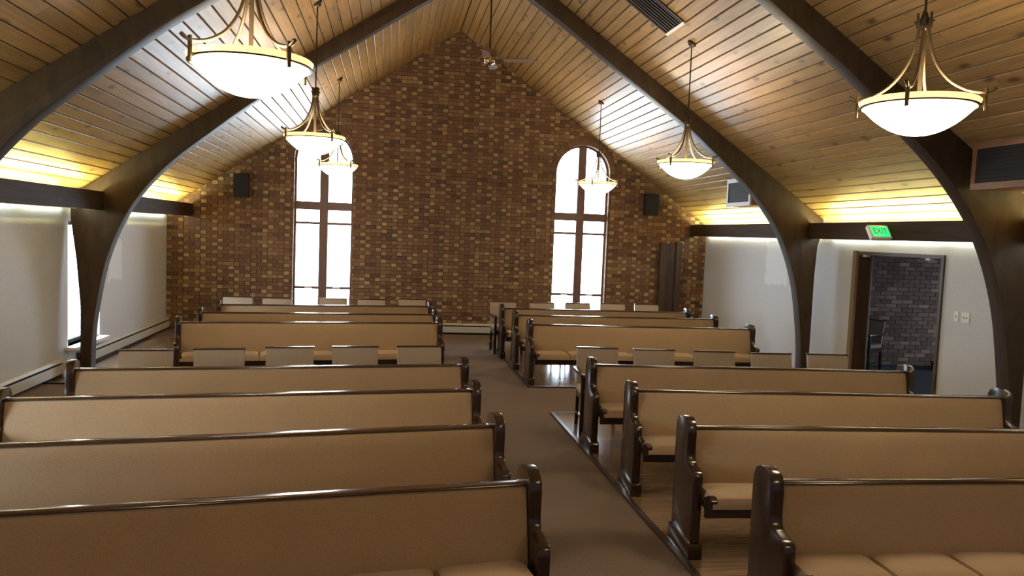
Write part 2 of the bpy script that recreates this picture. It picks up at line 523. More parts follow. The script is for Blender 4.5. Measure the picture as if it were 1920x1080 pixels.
# left wall with one narrow window behind the far arch leg and one nearer outside the picture
LW = [(10.93, 12.10, .34, 2.0), (2.9, 4.5, .34, 2.05)]
wl = MB()
ys = sorted([YF, YB + T] + [v for q in LW for v in q[:2]])
wl.box(XL - .2, XL, YF, 2.9, -.1, WTOP); wl.box(XL - .2, XL, 4.5, 10.93, -.1, WTOP); wl.box(XL - .2, XL, 12.10, YB + T, -.1, WTOP)
for y0, y1, z0, z1 in LW:
    wl.box(XL - .2, XL, y0, y1, -.1, z0); wl.box(XL - .2, XL, y0, y1, z1, WTOP)
o = wl.build('wall_left', 'wall_l'); struct(o, 'low white painted wall on the left', 'wall')
for i, (y0, y1, z0, z1) in enumerate(LW):
    wo = empty('window_%d' % (3 + i), (XL, (y0 + y1) / 2, z0))
    struct(wo, ['narrow casement window in the left wall behind the arch leg', 'casement window in the left wall just outside the picture'][i], 'window')
    inv = Matrix.Translation((-XL, -(y0 + y1) / 2, -z0))
    def put(mb, name, mt, **kw):
        ob = mb.build(name, mt, wo, **kw); ob.matrix_parent_inverse = inv; return ob
    fr_ = MB(); xa, xb = XL - .16, XL - .10
    fr_.box(xa, xb, y0, y0 + .05, z0, z1); fr_.box(xa, xb, y1 - .05, y1, z0, z1)
    fr_.box(xa, xb, y0 + .05, y1 - .05, z0, z0 + .05); fr_.box(xa, xb, y0 + .05, y1 - .05, z1 - .05, z1)
    put(fr_, 'window_frame', 'slot')
    put(MB().box(XL - .11, XL + .003, y0 - .004, y0 + .03, z0, z1), 'window_jamb', 'whiteplastic')
    ym = (y0 + y1) / 2
    for a, c2 in ((y0 + .05, y1 - .05),):
        put(MB().box(XL - .132, XL - .126, a, c2, z0 + .05, z1 - .05), 'pane', 'glass')
    put(MB().box(XL - .12, XL + .13, y0 - .05, y1 + .05, z0 - .045, z0), 'window_sill', 'whiteplastic', bevel=.006)
    for zz in (1.02, 1.5):
        put(MB().tube([(XL - .1, y0 + .06, zz), (XL - .04, y0 + .07, zz), (XL - .03, y0 + .08, zz - .02), (XL - .03, y0 + .085, zz - .1)], .011, 6), 'window_latch', 'whiteplastic')
    ld = bpy.data.lights.new('daylight_portal', 'AREA'); ld.shape = 'RECTANGLE'; ld.size = y1 - y0; ld.size_y = z1 - z0
    ld.cycles.is_portal = True
    lo = bpy.data.objects.new('daylight_portal', ld); C.objects.link(lo)
    lo.location = (XL - .21, ym, (z0 + z1) / 2); lo.rotation_euler = (R(90), 0, R(-90))
DY0, DY1, DZ = 8.36, 10.12, 2.01
wr = MB()
wr.box(XR, XR + .15, YF, DY0, -.1, WTOP); wr.box(XR, XR + .15, DY1, YB + T, -.1, WTOP); wr.box(XR, XR + .15, DY0, DY1, DZ, WTOP)
o = wr.build('wall_right', 'wall_r'); struct(o, 'low white painted wall on the right with a doorway', 'wall')
o = MB().prism([(XL - .3, -.1), (XR + .3, -.1), (XR + .3, roof(XR + .3)), (CX, RZ), (XL - .3, roof(XL - .3))], YF - .2, YF).build('wall_front', 'wall_r')
struct(o, 'wall behind the viewer', 'wall')

# ---- doorway: jambs, leaf swung into the hall, hall behind
dj = empty('door_1', (XR, DY1, 0))
struct(dj, 'dark wooden door swung open into the hall', 'door')
inv = Matrix.Translation((-XR, -DY1, 0))
def put(mb, name, mt, **kw):
    ob = mb.build(name, mt, dj, **kw); ob.matrix_parent_inverse = inv; return ob
put(MB().box(XR - .025, XR + .16, DY1 - .055, DY1 + .0, 0, DZ), 'jamb', 'doorwood')
put(MB().box(XR - .025, XR + .16, DY0, DY0 + .045, 0, DZ), 'jamb', 'doorwood')
put(MB().box(XR - .025, XR + .16, DY0 + .045, DY1 - .055, DZ - .045, DZ), 'head_jamb', 'doorwood')
put(MB().box(XR - .03, XR, DY1, DY1 + .085, 0, DZ + .01), 'casing', 'jamb', bevel=.004)
for yy in (DY0 + .3, DY1 - .16):
    put(MB().box(XR + .02, XR + .08, yy, yy + .09, DZ - .075, DZ - .045), 'door_catch', 'whiteplastic', bevel=.006)
ang = R(55)
lm = Matrix.Translation((XR + .17, DY1 - .04, 0)) @ Matrix.Rotation(ang, 4, 'Z')
leaf = MB().box(0, .84, -.022, .022, .012, DZ - .055, mx=lm)
lf = put(leaf, 'door_leaf', 'doorwood', bevel=.003)
for nm, a in (('hinge', (-.012, .012, -.03, .03, 1.72, 1.84)), ('hinge', (-.012, .012, -.03, .03, .25, .37)), ('door_handle', (.76, .80, -.085, -.022, .98, 1.02)), ('vision_panel', (.34, .5, -.026, -.0225, 1.1, 1.75))):
    ob = MB().box(*a, mx=lm).build(nm, 'slot' if nm == 'vision_panel' else 'chrome', lf)
    ob.matrix_parent_inverse = inv
# hall
HX, HY0, HY1 = 11.6, 6.4, 12.42
o = MB().box(XR + .15, HX, HY0, HY1 + .2, -.1, 0).build('floor_hall', 'hallcarpet'); struct(o, 'blue grey carpet of the hall beyond the doorway', 'floor')
o = MB().box(XR + .15, HX + .1, HY0 - .1, HY1 + .2, 2.45, 2.55).build('ceiling_hall', 'hallpaint'); struct(o, 'plain hall ceiling beyond the doorway', 'ceiling')
o = MB().box(XR + .15, HX + .1, HY0 - .1, HY0, 0, 2.45).build('wall_hall_near', 'hallpaint'); struct(o, 'near end wall of the hall', 'wall')
o = MB().box(HX, HX + .1, HY0, 8.6, 0, 2.45).build('wall_hall_right', 'hallpaint')
struct(o, 'outer wall of the hall', 'wall')
hw = MB().box(XR + .15, HX, HY1, HY1 + .2, 0, 2.45).build('wall_hall', 'mortar')
struct(hw, 'dim brick wall at the end of the hall', 'wall')
HB = []
for i, c in enumerate([(.12, .068, .052), (.16, .095, .072), (.21, .135, .105), (.29, .20, .16)]): HB.append(simple('hall_brick_%d' % i, c, .75, var=.2, bmp=.3))
hcache = {}; hs = MB(); cnt = 0
for k in range(33):
    z0 = k * CH + .004; x = XR + .16 - (.107 if k % 2 else 0)
    while x < HX:
        a, c2 = max(x, XR + .155), min(x + .205, HX)
        mi = random.choice([0, 0, 1, 1, 1, 2, 2, 3])
        if c2 - a > .2 and 8.3 < a < 10.1 and z0 < 2.1 and cnt < 300:
            if mi not in hcache: hcache[mi] = MB().box(0, .205, -.012, .01, 0, CH - MJ).mesh('brick', HB[mi], bevel=.003, bseg=1)
            ob = link('brick', hcache[mi], hw); ob.location = (a, HY1, z0); cnt += 1
        elif c2 - a > .03: hs.box(a, c2, HY1 - .012, HY1 + .01, z0, z0 + CH - MJ, mi)
        x += .205 + MJ
ob = hs.build('brickwork', HB, hw); ob['kind'] = 'stuff'
wo = empty('window_5', (HX, 10.5, .1)); struct(wo, 'glazed entrance at the side of the hall', 'window')
inv = Matrix.Translation((-HX, -10.5, -.1))
def put(mb, name, mt, **kw):
    ob = mb.build(name, mt, wo, **kw); ob.matrix_parent_inverse = inv; return ob
fm = MB()
for yy in (8.6, 10.0, 11.2, HY1 - .06): fm.box(HX, HX + .06, yy, yy + .06, 0, 2.45)
for a, c2 in ((8.66, 10.0), (10.06, 11.2), (11.26, HY1 - .06)):
    if a == 10.06: fm.box(HX, HX + .06, a, c2, .0, .4); fm.box(HX, HX + .06, a, c2, 1.2, 2.45)
    else: fm.box(HX, HX + .06, a, c2, 0, 2.45)
put(fm, 'window_frame', 'hallpaint')
put(MB().box(HX + .027, HX + .033, 10.06, 11.2, .4, 1.2), 'pane', 'glass')

# ---- baseboard heaters
def heater(p0, p1, label, axis):
    L = p1 - p0
    loc = (XL, p0, 0) if axis == 'y' else (p0, YB - .02, 0)
    t = empty('baseboard_heater', loc, 0)
    tag(t, label, 'heater', 'baseboard heaters')
    # section (depth from wall, height)
    def sec(poly, name, mt):
        mb = MB()
        if axis == 'y': mb.prism(poly, 0, L, 'y')
        else: mb.prism([(-d, z) for d, z in poly], 0, L, 'x')
        return mb.build(name, mt, t)
    sec([(.002, .035), (.055, .035), (.055, .15), (.002, .15)], 'core', 'slot')
    sec([(.055, .045), (.068, .045), (.068, .165), (.055, .165)], 'front_cover', 'white')
    sec([(.002, .215), (.05, .215), (.066, .190), (.070, .192), (.055, .228), (.002, .228)], 'top_cover', 'white')
    sec([(.002, .15), (.012, .15), (.012, .215), (.002, .215)], 'back_plate', 'slot')
    sec([(.0, 0), (.02, 0), (.02, .035), (.0, .035)], 'foot_strip', 'slot')
heater(6.2, 10.75, 'long cream baseboard heater along left wall, nearer length', 'y')
heater(11.25, YB - .03, 'long cream baseboard heater along left wall, length by brick wall', 'y')
heater(-3.6, 6.2, 'long cream baseboard heater along the foot of the brick wall', 'x')

# ================================================================== TIMBER FRAME
inner = [(0, 5.74), (.54, 5.38), (1.13, 5.0), (1.86, 4.5), (2.6, 4.0), (3.1, 3.66), (3.64, 3.22), (4.02, 2.9), (4.3, 2.61), (4.54, 2.29), (4.74, 1.9), (4.89, 1.46), (4.98, 1.0), (5.04, .55), (5.06, 0)]
def curve2(pts, n=4):
    out = []
    for i in range(len(pts) - 1):
        p0 = pts[max(i - 1, 0)]; p1 = pts[i]; p2 = pts[i + 1]; p3 = pts[min(i + 2, len(pts) - 1)]
        for k in range(n):
            t = k / n
            out.append(tuple(.5 * (2 * p1[j] + (p2[j] - p0[j]) * t + (2 * p0[j] - 5 * p1[j] + 4 * p2[j] - p3[j]) * t * t + (3 * p1[j] - p0[j] - 3 * p2[j] + p3[j]) * t ** 3) for j in (0, 1)))
    return out + [pts[-1]]
def arch(y0, label):
    t = empty('timber_arch', (CX, y0, 0))
    tag(t, label, 'arch', 'laminated timber arches')
    for s in (-1, 1):
        k = 1.012 if s < 0 else .985
        if s < 0: outer = [(5.25, 0), (5.25, .9), (5.30, 1.5), (5.37, 2.05), (5.37, RZ - SL * 5.37 - .004), (0, RZ - .004)]
        else: outer = [(5.11, 0), (5.11, 1.6), (5.13, 2.05), (5.2, 2.3), (5.2, RZ - SL * 5.2 - .004), (0, RZ - .004)]
        mb = MB().prism([(s * a * k, z) for a, z in curve2(inner)] + [(s * a, z) for a, z in outer], 0, .17)
        mb.build('arch_rib', 'arch', t, bevel=.006, angle=45, smooth=True)
arch(10.86, 'dark curved timber arch standing nearest the brick wall')
arch(6.84, 'dark curved timber arch nearer the viewer, cut by the picture edges')
for s, nm in ((-1, 'left'), (1, 'right')):
    a, c2 = sorted((CX + s * 4.97, CX + s * 5.09))
    f0, f1 = sorted((CX + s * 4.97, CX + s * 5.0)); r0, r1 = sorted((CX + s * 5.0, CX + s * 5.09))
    o = MB().prism([(CX + s * 4.97, 2.17), (CX + s * 5.09, 2.17), (CX + s * 5.09, 2.33), (CX + s * 5.0, 2.33), (CX + s * 5.0, 2.405), (CX + s * 4.97, 2.405)], 2.5, YB).build('eave_beam', 'beam', bevel=.004)
    tag(o, 'dark timber beam running along the top of the %s wall' % nm, 'beam', 'eave beams')
# cove lights in the slot between beam and wall
tube_me = MB().box(-.045, .045, 0, 1, 0, .05).mesh('lens', 'tube', bevel=.012)
up_me = MB().tube([(0, 0, 0), (0, 1, 0)], .016, 8).mesh('uplight_tube', 'uptube')
def cove(s, y0, y1, label):
    xw = XL if s < 0 else XR
    xx = xw - s * .115
    t = empty('cove_light', (xx, y0, 2.17))
    tag(t, label, 'light', 'cove lights behind the eave beams')
    MB().box(-.05, .05, 0, y1 - y0, 0, .012).build('housing', 'white', t)
    n = 3; L = (y1 - y0) / n
    for k in range(n):
        o = link('lens', tube_me, t); o.location = (0, k * L + .05, .014); o.scale = (1, L - .10, 1)
    for k in range(n):
        o = link('uplight_tube', up_me, t); o.location = (CX + s * 5.035 - xx, k * L + .05, .195); o.scale = (1, L - .10, 1)
    for k in range(n + 1):
        yy = min(max(k * L - .02, 0), y1 - y0 - .04)
        MB().box(-.03, .03, yy, yy + .04, .012, .05).build('lamp_holder', 'white', t)
for s, nm in ((-1, 'left'), (1, 'right')):
    cove(s, 11.15, YB - .12, 'glowing cove light over the %s wall, between far arch and brick wall' % nm)
    cove(s, 7.15, 10.8, 'glowing cove light over the %s wall, between the two arches' % nm)
    cove(s, 3.1, 6.75, 'cove light over the %s wall, on the viewer side of the nearer arch' % nm)

# ================================================================== PENDANT LAMPS
def make_lamp():
    t = empty('pendant_lamp')
    Rr = .345
    # origin at bowl rim centre
    pr = []
    for k in range(15):
        a = k / 14
        pr.append((max(.001, (Rr - .004) * a), -.185 * (1 - a ** 2.15) - .012))
    pin = [(max(.001, r - .006), z + .006) for r, z in reversed(pr)]
    bo = MB().lathe(pr + pin, 40).build('glass_bowl', 'bowl', t, smooth=True)
    MB().lathe([(Rr - .006, -.016), (Rr + .006, -.010), (Rr + .018, .022), (Rr + .008, .030), (Rr - .012, .012), (Rr - .006, -.016)], 40).build('glass_rim', 'bowlrim', t, smooth=True)
    MB().lathe([(Rr - .002, -.020), (Rr + .011, -.018), (Rr + .011, -.008), (Rr - .002, -.006), (Rr - .002, -.020)], 40).build('ring', 'darkmetal', t, smooth=True)
    arm = MB()
    pts = [(.028, .565), (.030, .50), (.040, .42), (.062, .33), (.105, .235), (.175, .145), (.265, .085), (.345, .062), (.395, .062), (.435, .085)]
    n = 28; cv = []
    for k in range(n + 1):
        u = k / n * (len(pts) - 1); i = min(int(u), len(pts) - 2); fr2 = u - i
        p0 = pts[max(i - 1, 0)]; p1 = pts[i]; p2 = pts[i + 1]; p3 = pts[min(i + 2, len(pts) - 1)]
        cv.append(tuple(.5 * (2 * p1[j] + (p2[j] - p0[j]) * fr2 + (2 * p0[j] - 5 * p1[j] + 4 * p2[j] - p3[j]) * fr2 ** 2 + (3 * p1[j] - p0[j] - 3 * p2[j] + p3[j]) * fr2 ** 3) for j in (0, 1)))
    arm.tube([(r, 0, z) for r, z in cv], [.0105] * (len(cv) - 3) + [.012, .013, .012], 8)
    arm_me = arm.mesh('arm', 'bronze', smooth=True)
    bar_me = MB().box(.372, .388, -.012, .012, -.06, .085).mesh('arm_bar', 'bronze', bevel=.003)
    peg_me = MB().tube([(.345, 0, -.012), (.388, 0, -.012)], .006, 6).mesh('peg', 'bronze')
    for k in range(4):
        a = R(90 * k)
        o = link('arm', arm_me, t); o.rotation_euler = (0, 0, a)
        link('arm_bar', bar_me, o); link('peg', peg_me, o)
    hub = MB().lathe([(.001, .60), (.014, .60), (.022, .575), (.020, .545), (.030, .53), (.030, .50), (.018, .485), (.001, .48)], 16)
    hb = hub.build('hub', 'darkmetal', t, smooth=True)
    cr = MB()
    for k in range(4):
        a = R(90 * k)
        mxx = Matrix.Rotation(a, 4, 'Z')
        cr.box(.02, .06, -.006, .006, .535, .549, mx=mxx); cr.box(.034, .046, -.006, .006, .50, .60, mx=mxx)
    cr.build('hub_cross', 'darkmetal', hb)
    MB().tube([(0, 0, .48), (0, 0, .0)], .014, 8).build('stem', 'bronze', t)
    return t
def finish_lamp(t, x, y, z, label, rz):
    t.location = (x, y, z); t.scale = (.95, .95, .95)
    tag(t, label, 'lamp', 'pendant lamps')
    zc = (roof(x) - z) / .95
    MB().tube([(0, 0, .58), (0, 0, zc - .02)], .0085, 8).build('rod', 'darkmetal', t)
    s = 1 if x > CX else -1
    t.rotation_euler = (0, 0, R(rz))
    mxx = Matrix.Translation((0, 0, zc)) @ Matrix.Rotation(-R(rz), 4, 'Z') @ Matrix.Rotation(s * math.atan(SL), 4, 'Y')
    cn = MB().lathe([(.001, -.05), (.018, -.048), (.03, -.03), (.055, -.02), (.062, -.0), (.001, 0)], 20)
    cn.v = [tuple(mxx @ Vector(p)) for p in cn.v]
    cn.build('canopy', 'darkmetal', t, smooth=True)
proto = make_lamp()
spots = [(-.80, 4.62, 2.955, 'large glowing pendant lamp nearest the viewer on the left'),
         (-.87, 9.12, 3.055, 'glowing bowl pendant lamp in the middle of the left row'),
         (-.90, 13.45, 3.095, 'small looking pendant lamp before the left arched window'),
         (3.24, 4.45, 2.955, 'large glowing pendant lamp nearest the viewer on the right'),
         (3.56, 9.13, 3.005, 'glowing bowl pendant lamp in the middle of the right row'),
         (3.60, 13.35, 3.005, 'small looking pendant lamp before the right arched window'),
         (-.85, .25, 2.955, 'unseen pendant lamp added overhead on the left to light the front pews'),  # added out of view to brighten the front-left pews
         (3.40, .25, 2.955, 'pendant lamp overhead on the right, above the picture')]
lamps = [proto] + [copy_tree(proto) for _ in spots[1:]]
for t, (x, y, z, lb), rz in zip(lamps, spots, (42, 36, 40, -46, -50, -30, 0, 0)): finish_lamp(t, x, y, z, lb, rz)

# ================================================================== CEILING FAN, VENT, DUCT BOXES
t = empty('ceiling_fan', (1.27, 10.6, 4.40)); tag(t, 'ceiling fan with polished motor hanging from the ridge before the brick wall', 'fan')
MB().tube([(0, 0, .14), (0, 0, RZ - 4.40)], .011, 8).build('rod', 'darkmetal', t)
MB().lathe([(.001, .15), (.04, .148), (.09, .13), (.105, .09), (.105, .05), (.085, .03), (.001, .03)], 24).build('motor', 'blade', t, smooth=True)
MB().lathe([(.001, .035), (.12, .035), (.15, .015), (.15, .0), (.10, -.012), (.001, -.012)], 24).build('flywheel', 'chrome', t, smooth=True)
MB().lathe([(.001, -.01), (.07, -.012), (.075, -.04), (.04, -.065), (.001, -.07)], 24).build('switch_cup', 'chrome', t, smooth=True)
for k in range(4):
    a = R(-14 + 90 * k)
    mxx = Matrix.Rotation(a, 4, 'Z') @ Matrix.Rotation(R(-13), 4, 'X')
    MB().prism([(.10, -.02), (.19, -.035), (.19, .035), (.10, .02)], -.008, .0, 'z').build('blade_iron', 'chrome', t).matrix_basis = mxx
    MB().prism([(.17, -.045), (.52, -.062), (.56, -.045), (.575, 0), (.56, .045), (.52, .062), (.17, .045)], 0, .008, 'z').build('blade', 'blade', t).matrix_basis = mxx

def slope_frame(x, y):              # right slope: local x down the slope, local y away, local z out of the roof
    ax = Vector((COS, 0, -SIN)); nz = Vector((SIN, 0, COS))
    return Matrix(((ax.x, 0, nz.x, x), (0, 1, 0, y), (ax.z, 0, nz.z, roof(x)), (0, 0, 0, 1)))
t = empty('ceiling_vent'); t.matrix_world = slope_frame(2.78, 8.82)
tag(t, 'brown slatted air vent set in the right ceiling slope', 'vent')
L, Wd = .66, .54
MB().box(0, L, 0, Wd, -.006, .0).build('backing', 'slot', t)
fr_ = MB(); fr_.box(0, L, -.02, .012, -.02, .0); fr_.box(0, L, Wd - .012, Wd + .02, -.02, 0); fr_.box(-.02, .012, .012, Wd - .012, -.02, 0)
fr_.build('frame', 'vent', t)
MB().box(L - .012, L + .025, -.02, Wd + .02, -.024, 0).build('lower_lip', 'whiteplastic', t)
for k in range(7):
    yy = .03 + k * (Wd - .06) / 7
    MB().add([(0.012, yy, -.022), (L - .012, yy, -.022), (L - .012, yy + .058, -.008), (0.012, yy + .058, -.008), (0.012, yy, -.017), (L - .012, yy, -.017), (L - .012, yy + .058, -.003), (0.012, yy + .058, -.003)],
             [(0, 1, 2, 3), (7, 6, 5, 4), (0, 4, 5, 1), (1, 5, 6, 2), (2, 6, 7, 3), (3, 7, 4, 0)]).build('slat', 'vent', t)

def duct_box(y0, y1, mt, label, name):
    t = empty(name, (5.5, (y0 + y1) / 2, 2.66)); tag(t, label, 'vent')
    inv = Matrix.Translation((-5.5, -(y0 + y1) / 2, -2.66))
    def put(mb, nm, m_, **kw):
        ob = mb.build(nm, m_, t, **kw); ob.matrix_parent_inverse = inv; return ob
    z0, z1 = 2.66, 3.09
    xe = CX + (RZ - z0) / SL
    put(MB().prism([(5.53, z0), (xe - .02, z0 + .0), (5.53, roof(5.53) - .01)], y0, y1), 'box', 'cedar')
    put(MB().box(5.515, 5.53, y0 + .05, y1 - .05, z0 + .05, z1 - .05), 'grille', 'grille' if mt != 'lavender' else 'slot')
    tk = .055
    for a in ((y0, y1, z0 - .01, z0 + tk), (y0, y1, z1 - tk, z1 + .005), (y0, y0 + tk, z0 + tk, z1 - tk), (y1 - tk, y1, z0 + tk, z1 - tk)):
        put(MB().box(5.5, 5.535, *a), 'frame_strip', mt, bevel=.004)
    n = 9
    for k in range(n):
        zz = z0 + .075 + k * (z1 - z0 - .15) / (n - 1)
        put(MB().box(5.508, 5.516, y0 + tk, y1 - tk, zz - .006, zz + .006), 'slat', 'darkvent' if mt == 'lavender' else 'slot')
duct_box(5.2, 6.72, 'cedar', 'wood framed air grille box under the right ceiling beside the near arch', 'air_return_box')
duct_box(11.34, 12.2, 'lavender', 'pale framed air grille box under the ceiling behind the far arch', 'air_grille_box')

# ================================================================== EXIT SIGN, SPEAKERS, SWITCHES, SHUTTER
ex = empty('exit_sign', (6.16, 9.08, 2.275)); tag(ex, 'tilted green lit exit sign on the right eave beam', 'sign')
ux = Vector((1, -.05, 0)).normalized(); vy = Vector((0, .62, .78)).normalized(); nz = ux.cross(vy)
B3 = Matrix((ux, vy, nz)).transposed().to_4x4()
ex.matrix_world = Matrix.Translation((6.10, 8.93, 2.275)) @ B3
MB().box(-.14, .14, -.105, .105, -.06, .0).build('housing', 'whiteplastic', ex, bevel=.012)
MB().box(-.115, .115, -.08, .08, .0, .004).build('sign_face', 'exitgreen', ex)
cu = bpy.data.curves.new('exit_text', 'FONT'); cu.body = 'EXIT'; cu.size = .125; cu.align_x = 'CENTER'; cu.align_y = 'CENTER'; cu.extrude = .001
to = bpy.data.objects.new('lettering_source', cu); C.objects.link(to)
bpy.context.view_layer.update()
me = bpy.data.meshes.new_from_object(to.evaluated_get(bpy.context.evaluated_depsgraph_get()))
bpy.data.objects.remove(to)
me.materials.clear(); me.materials.append(M['exitdark'])
lo = link('lettering', me, ex); lo.location = (0, 0, .0055); lo.scale = (.72, 1, 1)

def speaker(x, label):
    t = empty('wall_speaker', (x, YB - .027, 2.56)); tag(t, label, 'speaker', 'wall speakers')
    MB().box(-.14, .14, -.2, -.03, 0, .44).build('cabinet', 'black', t, bevel=.012)
    MB().box(-.125, .125, -.212, -.2, .015, .425).build('grille', 'grille', t, bevel=.005)
    MB().box(-.05, .05, -.03, .0, .15, .3).build('bracket', 'darkmetal', t)
speaker(-2.80, 'black box speaker on the brick wall left of the left window')
speaker(5.31, 'black box speaker on the brick wall right of the right window')

t = empty('wooden_shutter', (5.82, YB - .028, 0)); tag(t, 'tall dark wooden boards standing against the brick wall in the right corner', 'boards')
for a, c2, z1, dp in ((-.24, -.115, 2.02, .10), (-.112, -.01, 2.0, .055), (-.007, .095, 2.01, .055), (.098, .225, 2.03, .10)):
    MB().box(a, c2, -dp, -.003, 0, z1).build('board', 'post', t, bevel=.005)
MB().box(-.11, .096, -.072, -.055, 1.6, 1.68).build('batten', 'post', t); MB().box(-.11, .096, -.072, -.055, .4, .48).build('batten', 'post', t)

def plate(y, z, wd, toggles, label, nm='light_switch', cat='switch', xw=XR):
    t = empty(nm, (xw, y, z)); tag(t, label, cat)
    MB().box(-.008, -.0005, -wd / 2, wd / 2, -.06, .06).build('plate', 'whiteplastic', t, bevel=.003)
    for k in range(toggles):
        yy = (k - (toggles - 1) / 2) * .046
        MB().box(-.018, -.008, yy - .006, yy + .006, -.012, .012).build('toggle', 'white', t, bevel=.002)
plate(8.11, 1.30, .075, 1, 'single light switch plate on the white wall nearer the doorway')
plate(7.96, 1.30, .12, 2, 'double light switch plate on the white wall near the arch leg')
t = empty('thermostat', (XR, 7.17, 1.40)); tag(t, 'cream thermostat on the right wall at the picture edge', 'thermostat')
MB().box(-.035, -.0005, -.045, .045, -.065, .065).build('cover', 'whiteplastic', t, bevel=.008)
MB().box(-.04, -.035, -.03, .03, .01, .04).build('dial', 'white', t, bevel=.002)
t = empty('wall_outlet', (6.33, YB - .017, .42)); tag(t, 'white outlet plate low on the brick wall in the right corner', 'outlet')
MB().box(-.07, .07, -.012, 0, -.05, .05).build('plate', 'whiteplastic', t, bevel=.003)
for zz in (-.022, .022): MB().box(-.015, .015, -.015, -.012, zz - .013, zz + .013).build('socket', 'white', t)

# ================================================================== PEWS
PL = 3.20            # clear length between the ends
def make_pew():
    t = empty('church_pew')
    end = [(0, .09), (-.004, .50), (-.002, .545), (.014, .566), (.04, .573), (.115, .588), (.138, .602), (.149, .63), (.152, .67), (.148, .775), (.154, .82), (.172, .852), (.21, .874), (.26, .88), (.31, .873), (.35, .852), (.372, .812), (.378, .76), (.378, .09)]
    end_me = MB().prism(end, -.032, .032, 'x').mesh('end_panel', 'pew_wood', bevel=.006, bseg=2, smooth=True, angle=60)
    base_me = MB().prism([(-.022, 0), (-.022, .085), (-.008, .105), (.386, .105), (.40, .085), (.40, 0)], -.046, .046, 'x').mesh('base_plinth', 'pew_wood', bevel=.006, smooth=True)
    for s in (-1, 1):
        e = link('end_panel', end_me, t); e.location = (s * (PL / 2 + .032), 0, 0)
        link('base_plinth', base_me, e)
        br = MB().prism([(-.145, .385), (-.15, .43), (-.135, .452), (-.10, .452), (-.03, .42), (-.03, .36), (-.12, .36)], -.022, .022, 'x').build('seat_bracket', 'pew_wood', t, bevel=.006)
        br.location = (s * (PL / 2 - .024), 0, 0)
    # back: upholstered pad, wooden back board and top rail
    bp = [(.13, .40), (.122, .43), (.150, .58), (.176, .71), (.190, .765), (.202, .789), (.222, .796), (.244, .794), (.244, .72), (.19, .40)]
    MB().prism(bp, -PL / 2 + .002, PL / 2 - .002, 'x').build('backrest', 'fabric', t, bevel=.010, bseg=2, smooth=True, angle=60)
    MB().prism([(.192, .36), (.246, .72), (.246, .796), (.262, .796), (.262, .72), (.212, .36)], -PL / 2 + .002, PL / 2 - .002, 'x').build('back_board', 'rail_wood', t)
    MB().prism([(.206, .797), (.202, .804), (.207, .812), (.220, .815), (.254, .815), (.263, .810), (.263, .797)], -PL / 2, PL / 2, 'x').build('top_rail', 'rail_wood', t, smooth=True, bevel=.002)
    # seat
    MB().box(-PL / 2, PL / 2, -.075, -.045, .295, .372).build('seat_rail', 'pew_wood', t, bevel=.006)
    MB().box(-PL / 2, PL / 2, -.10, .20, .355, .376).build('seat_board', 'pew_wood', t)
    n = 7; Wp = (PL - .03) / n
    pad = MB(); N = 12; K = 12; vv = []; ff = []
    y0, y1 = -.148, .165
    for j in range(K + 1):
        for i in range(N + 1):
            u = -1 + 2 * i / N; q = -1 + 2 * j / K
            u = math.copysign(1 - (1 - abs(u)) ** 1.6, u); q = math.copysign(1 - (1 - abs(q)) ** 1.6, q)
            hgt = max(0, (1 - u ** 6) * (1 - q ** 6)) ** .32
            vv.append((u * (Wp / 2 - .0015), (y0 + y1) / 2 + q * (y1 - y0) / 2, .412 + hgt * .05))
    nv = len(vv)
    for j in range(K):
        for i in range(N): ff.append((j * (N + 1) + i, j * (N + 1) + i + 1, (j + 1) * (N + 1) + i + 1, (j + 1) * (N + 1) + i))
    ring = [i for i in range(N + 1)] + [(j + 1) * (N + 1) + N for j in range(K)] + [K * (N + 1) + N - 1 - i for i in range(N)] + [(K - 1 - j) * (N + 1) for j in range(K - 1)]
    for q in ring: x_, y_, z_ = vv[q]; vv.append((x_ * .985, y_ * .985 + .0, .377))
    m_ = len(ring)
    for k in range(m_): ff.append((ring[k], ring[(k + 1) % m_], nv + (k + 1) % m_, nv + k)[::-1])
    ff.append(tuple(nv + k for k in range(m_)))
    pad_me = pad.add(vv, ff).mesh('seat_cushion', 'fabric', smooth=True)
    for k in range(n):
        o = link('seat_cushion', pad_me, t); o.location = (-PL / 2 + .015 + (k + .5) * Wp, 0, 0)
    MB().box(-.02, .02, -.04, .24, .0, .355).build('centre_support', 'pew_wood', t, bevel=.004)
    return t
pew = make_pew()
rows = []
ordn = ['frontmost', 'second', 'third', 'fourth', 'fifth', 'sixth', 'rearmost']
# right block: anchor = inner face of the aisle end (x), rail y, turn in degrees
RA = [(2.03, 3.66, -1.5), (2.03, 4.80, -2.5), (2.03, 6.00, -3.2), (2.01, 7.20, -2.8), (1.99, 10.46, 0.0), (1.98, 11.66, 1.0), (1.92, 12.70, .5)]
LA = [(.705, 3.70, 8.0), (.69, 4.84, 8.8), (.67, 5.96, 7.4), (.69, 7.10, 7.6), (.67, 10.42, 8.6), (.67, 11.46, 6.5), (.66, 12.72, 9.0)]
allp = []
for side, A in (('right', RA), ('left', LA)):
    for i, (ax_, ry, an) in enumerate(A):
        s = 1 if side == 'right' else -1
        a = R(an)
        # rail front is .21 behind the pew's local origin
        cx_ = ax_ + s * math.cos(a) * PL / 2; cy_ = ry + s * math.sin(a) * PL / 2
        px_ = cx_ + math.sin(a) * .21; py_ = cy_ - math.cos(a) * .21
        place = ['at the picture foot', 'second from the picture foot', 'third from the picture foot', 'fourth, before the middle chair row', 'first beyond the middle chair row', 'second beyond the middle chair row', 'third beyond the middle chair row'][i]
        allp.append((px_, py_, a, 'tan upholstered dark wood pew %s of the aisle, %s' % (side, place), 'pews %s of the aisle' % side))
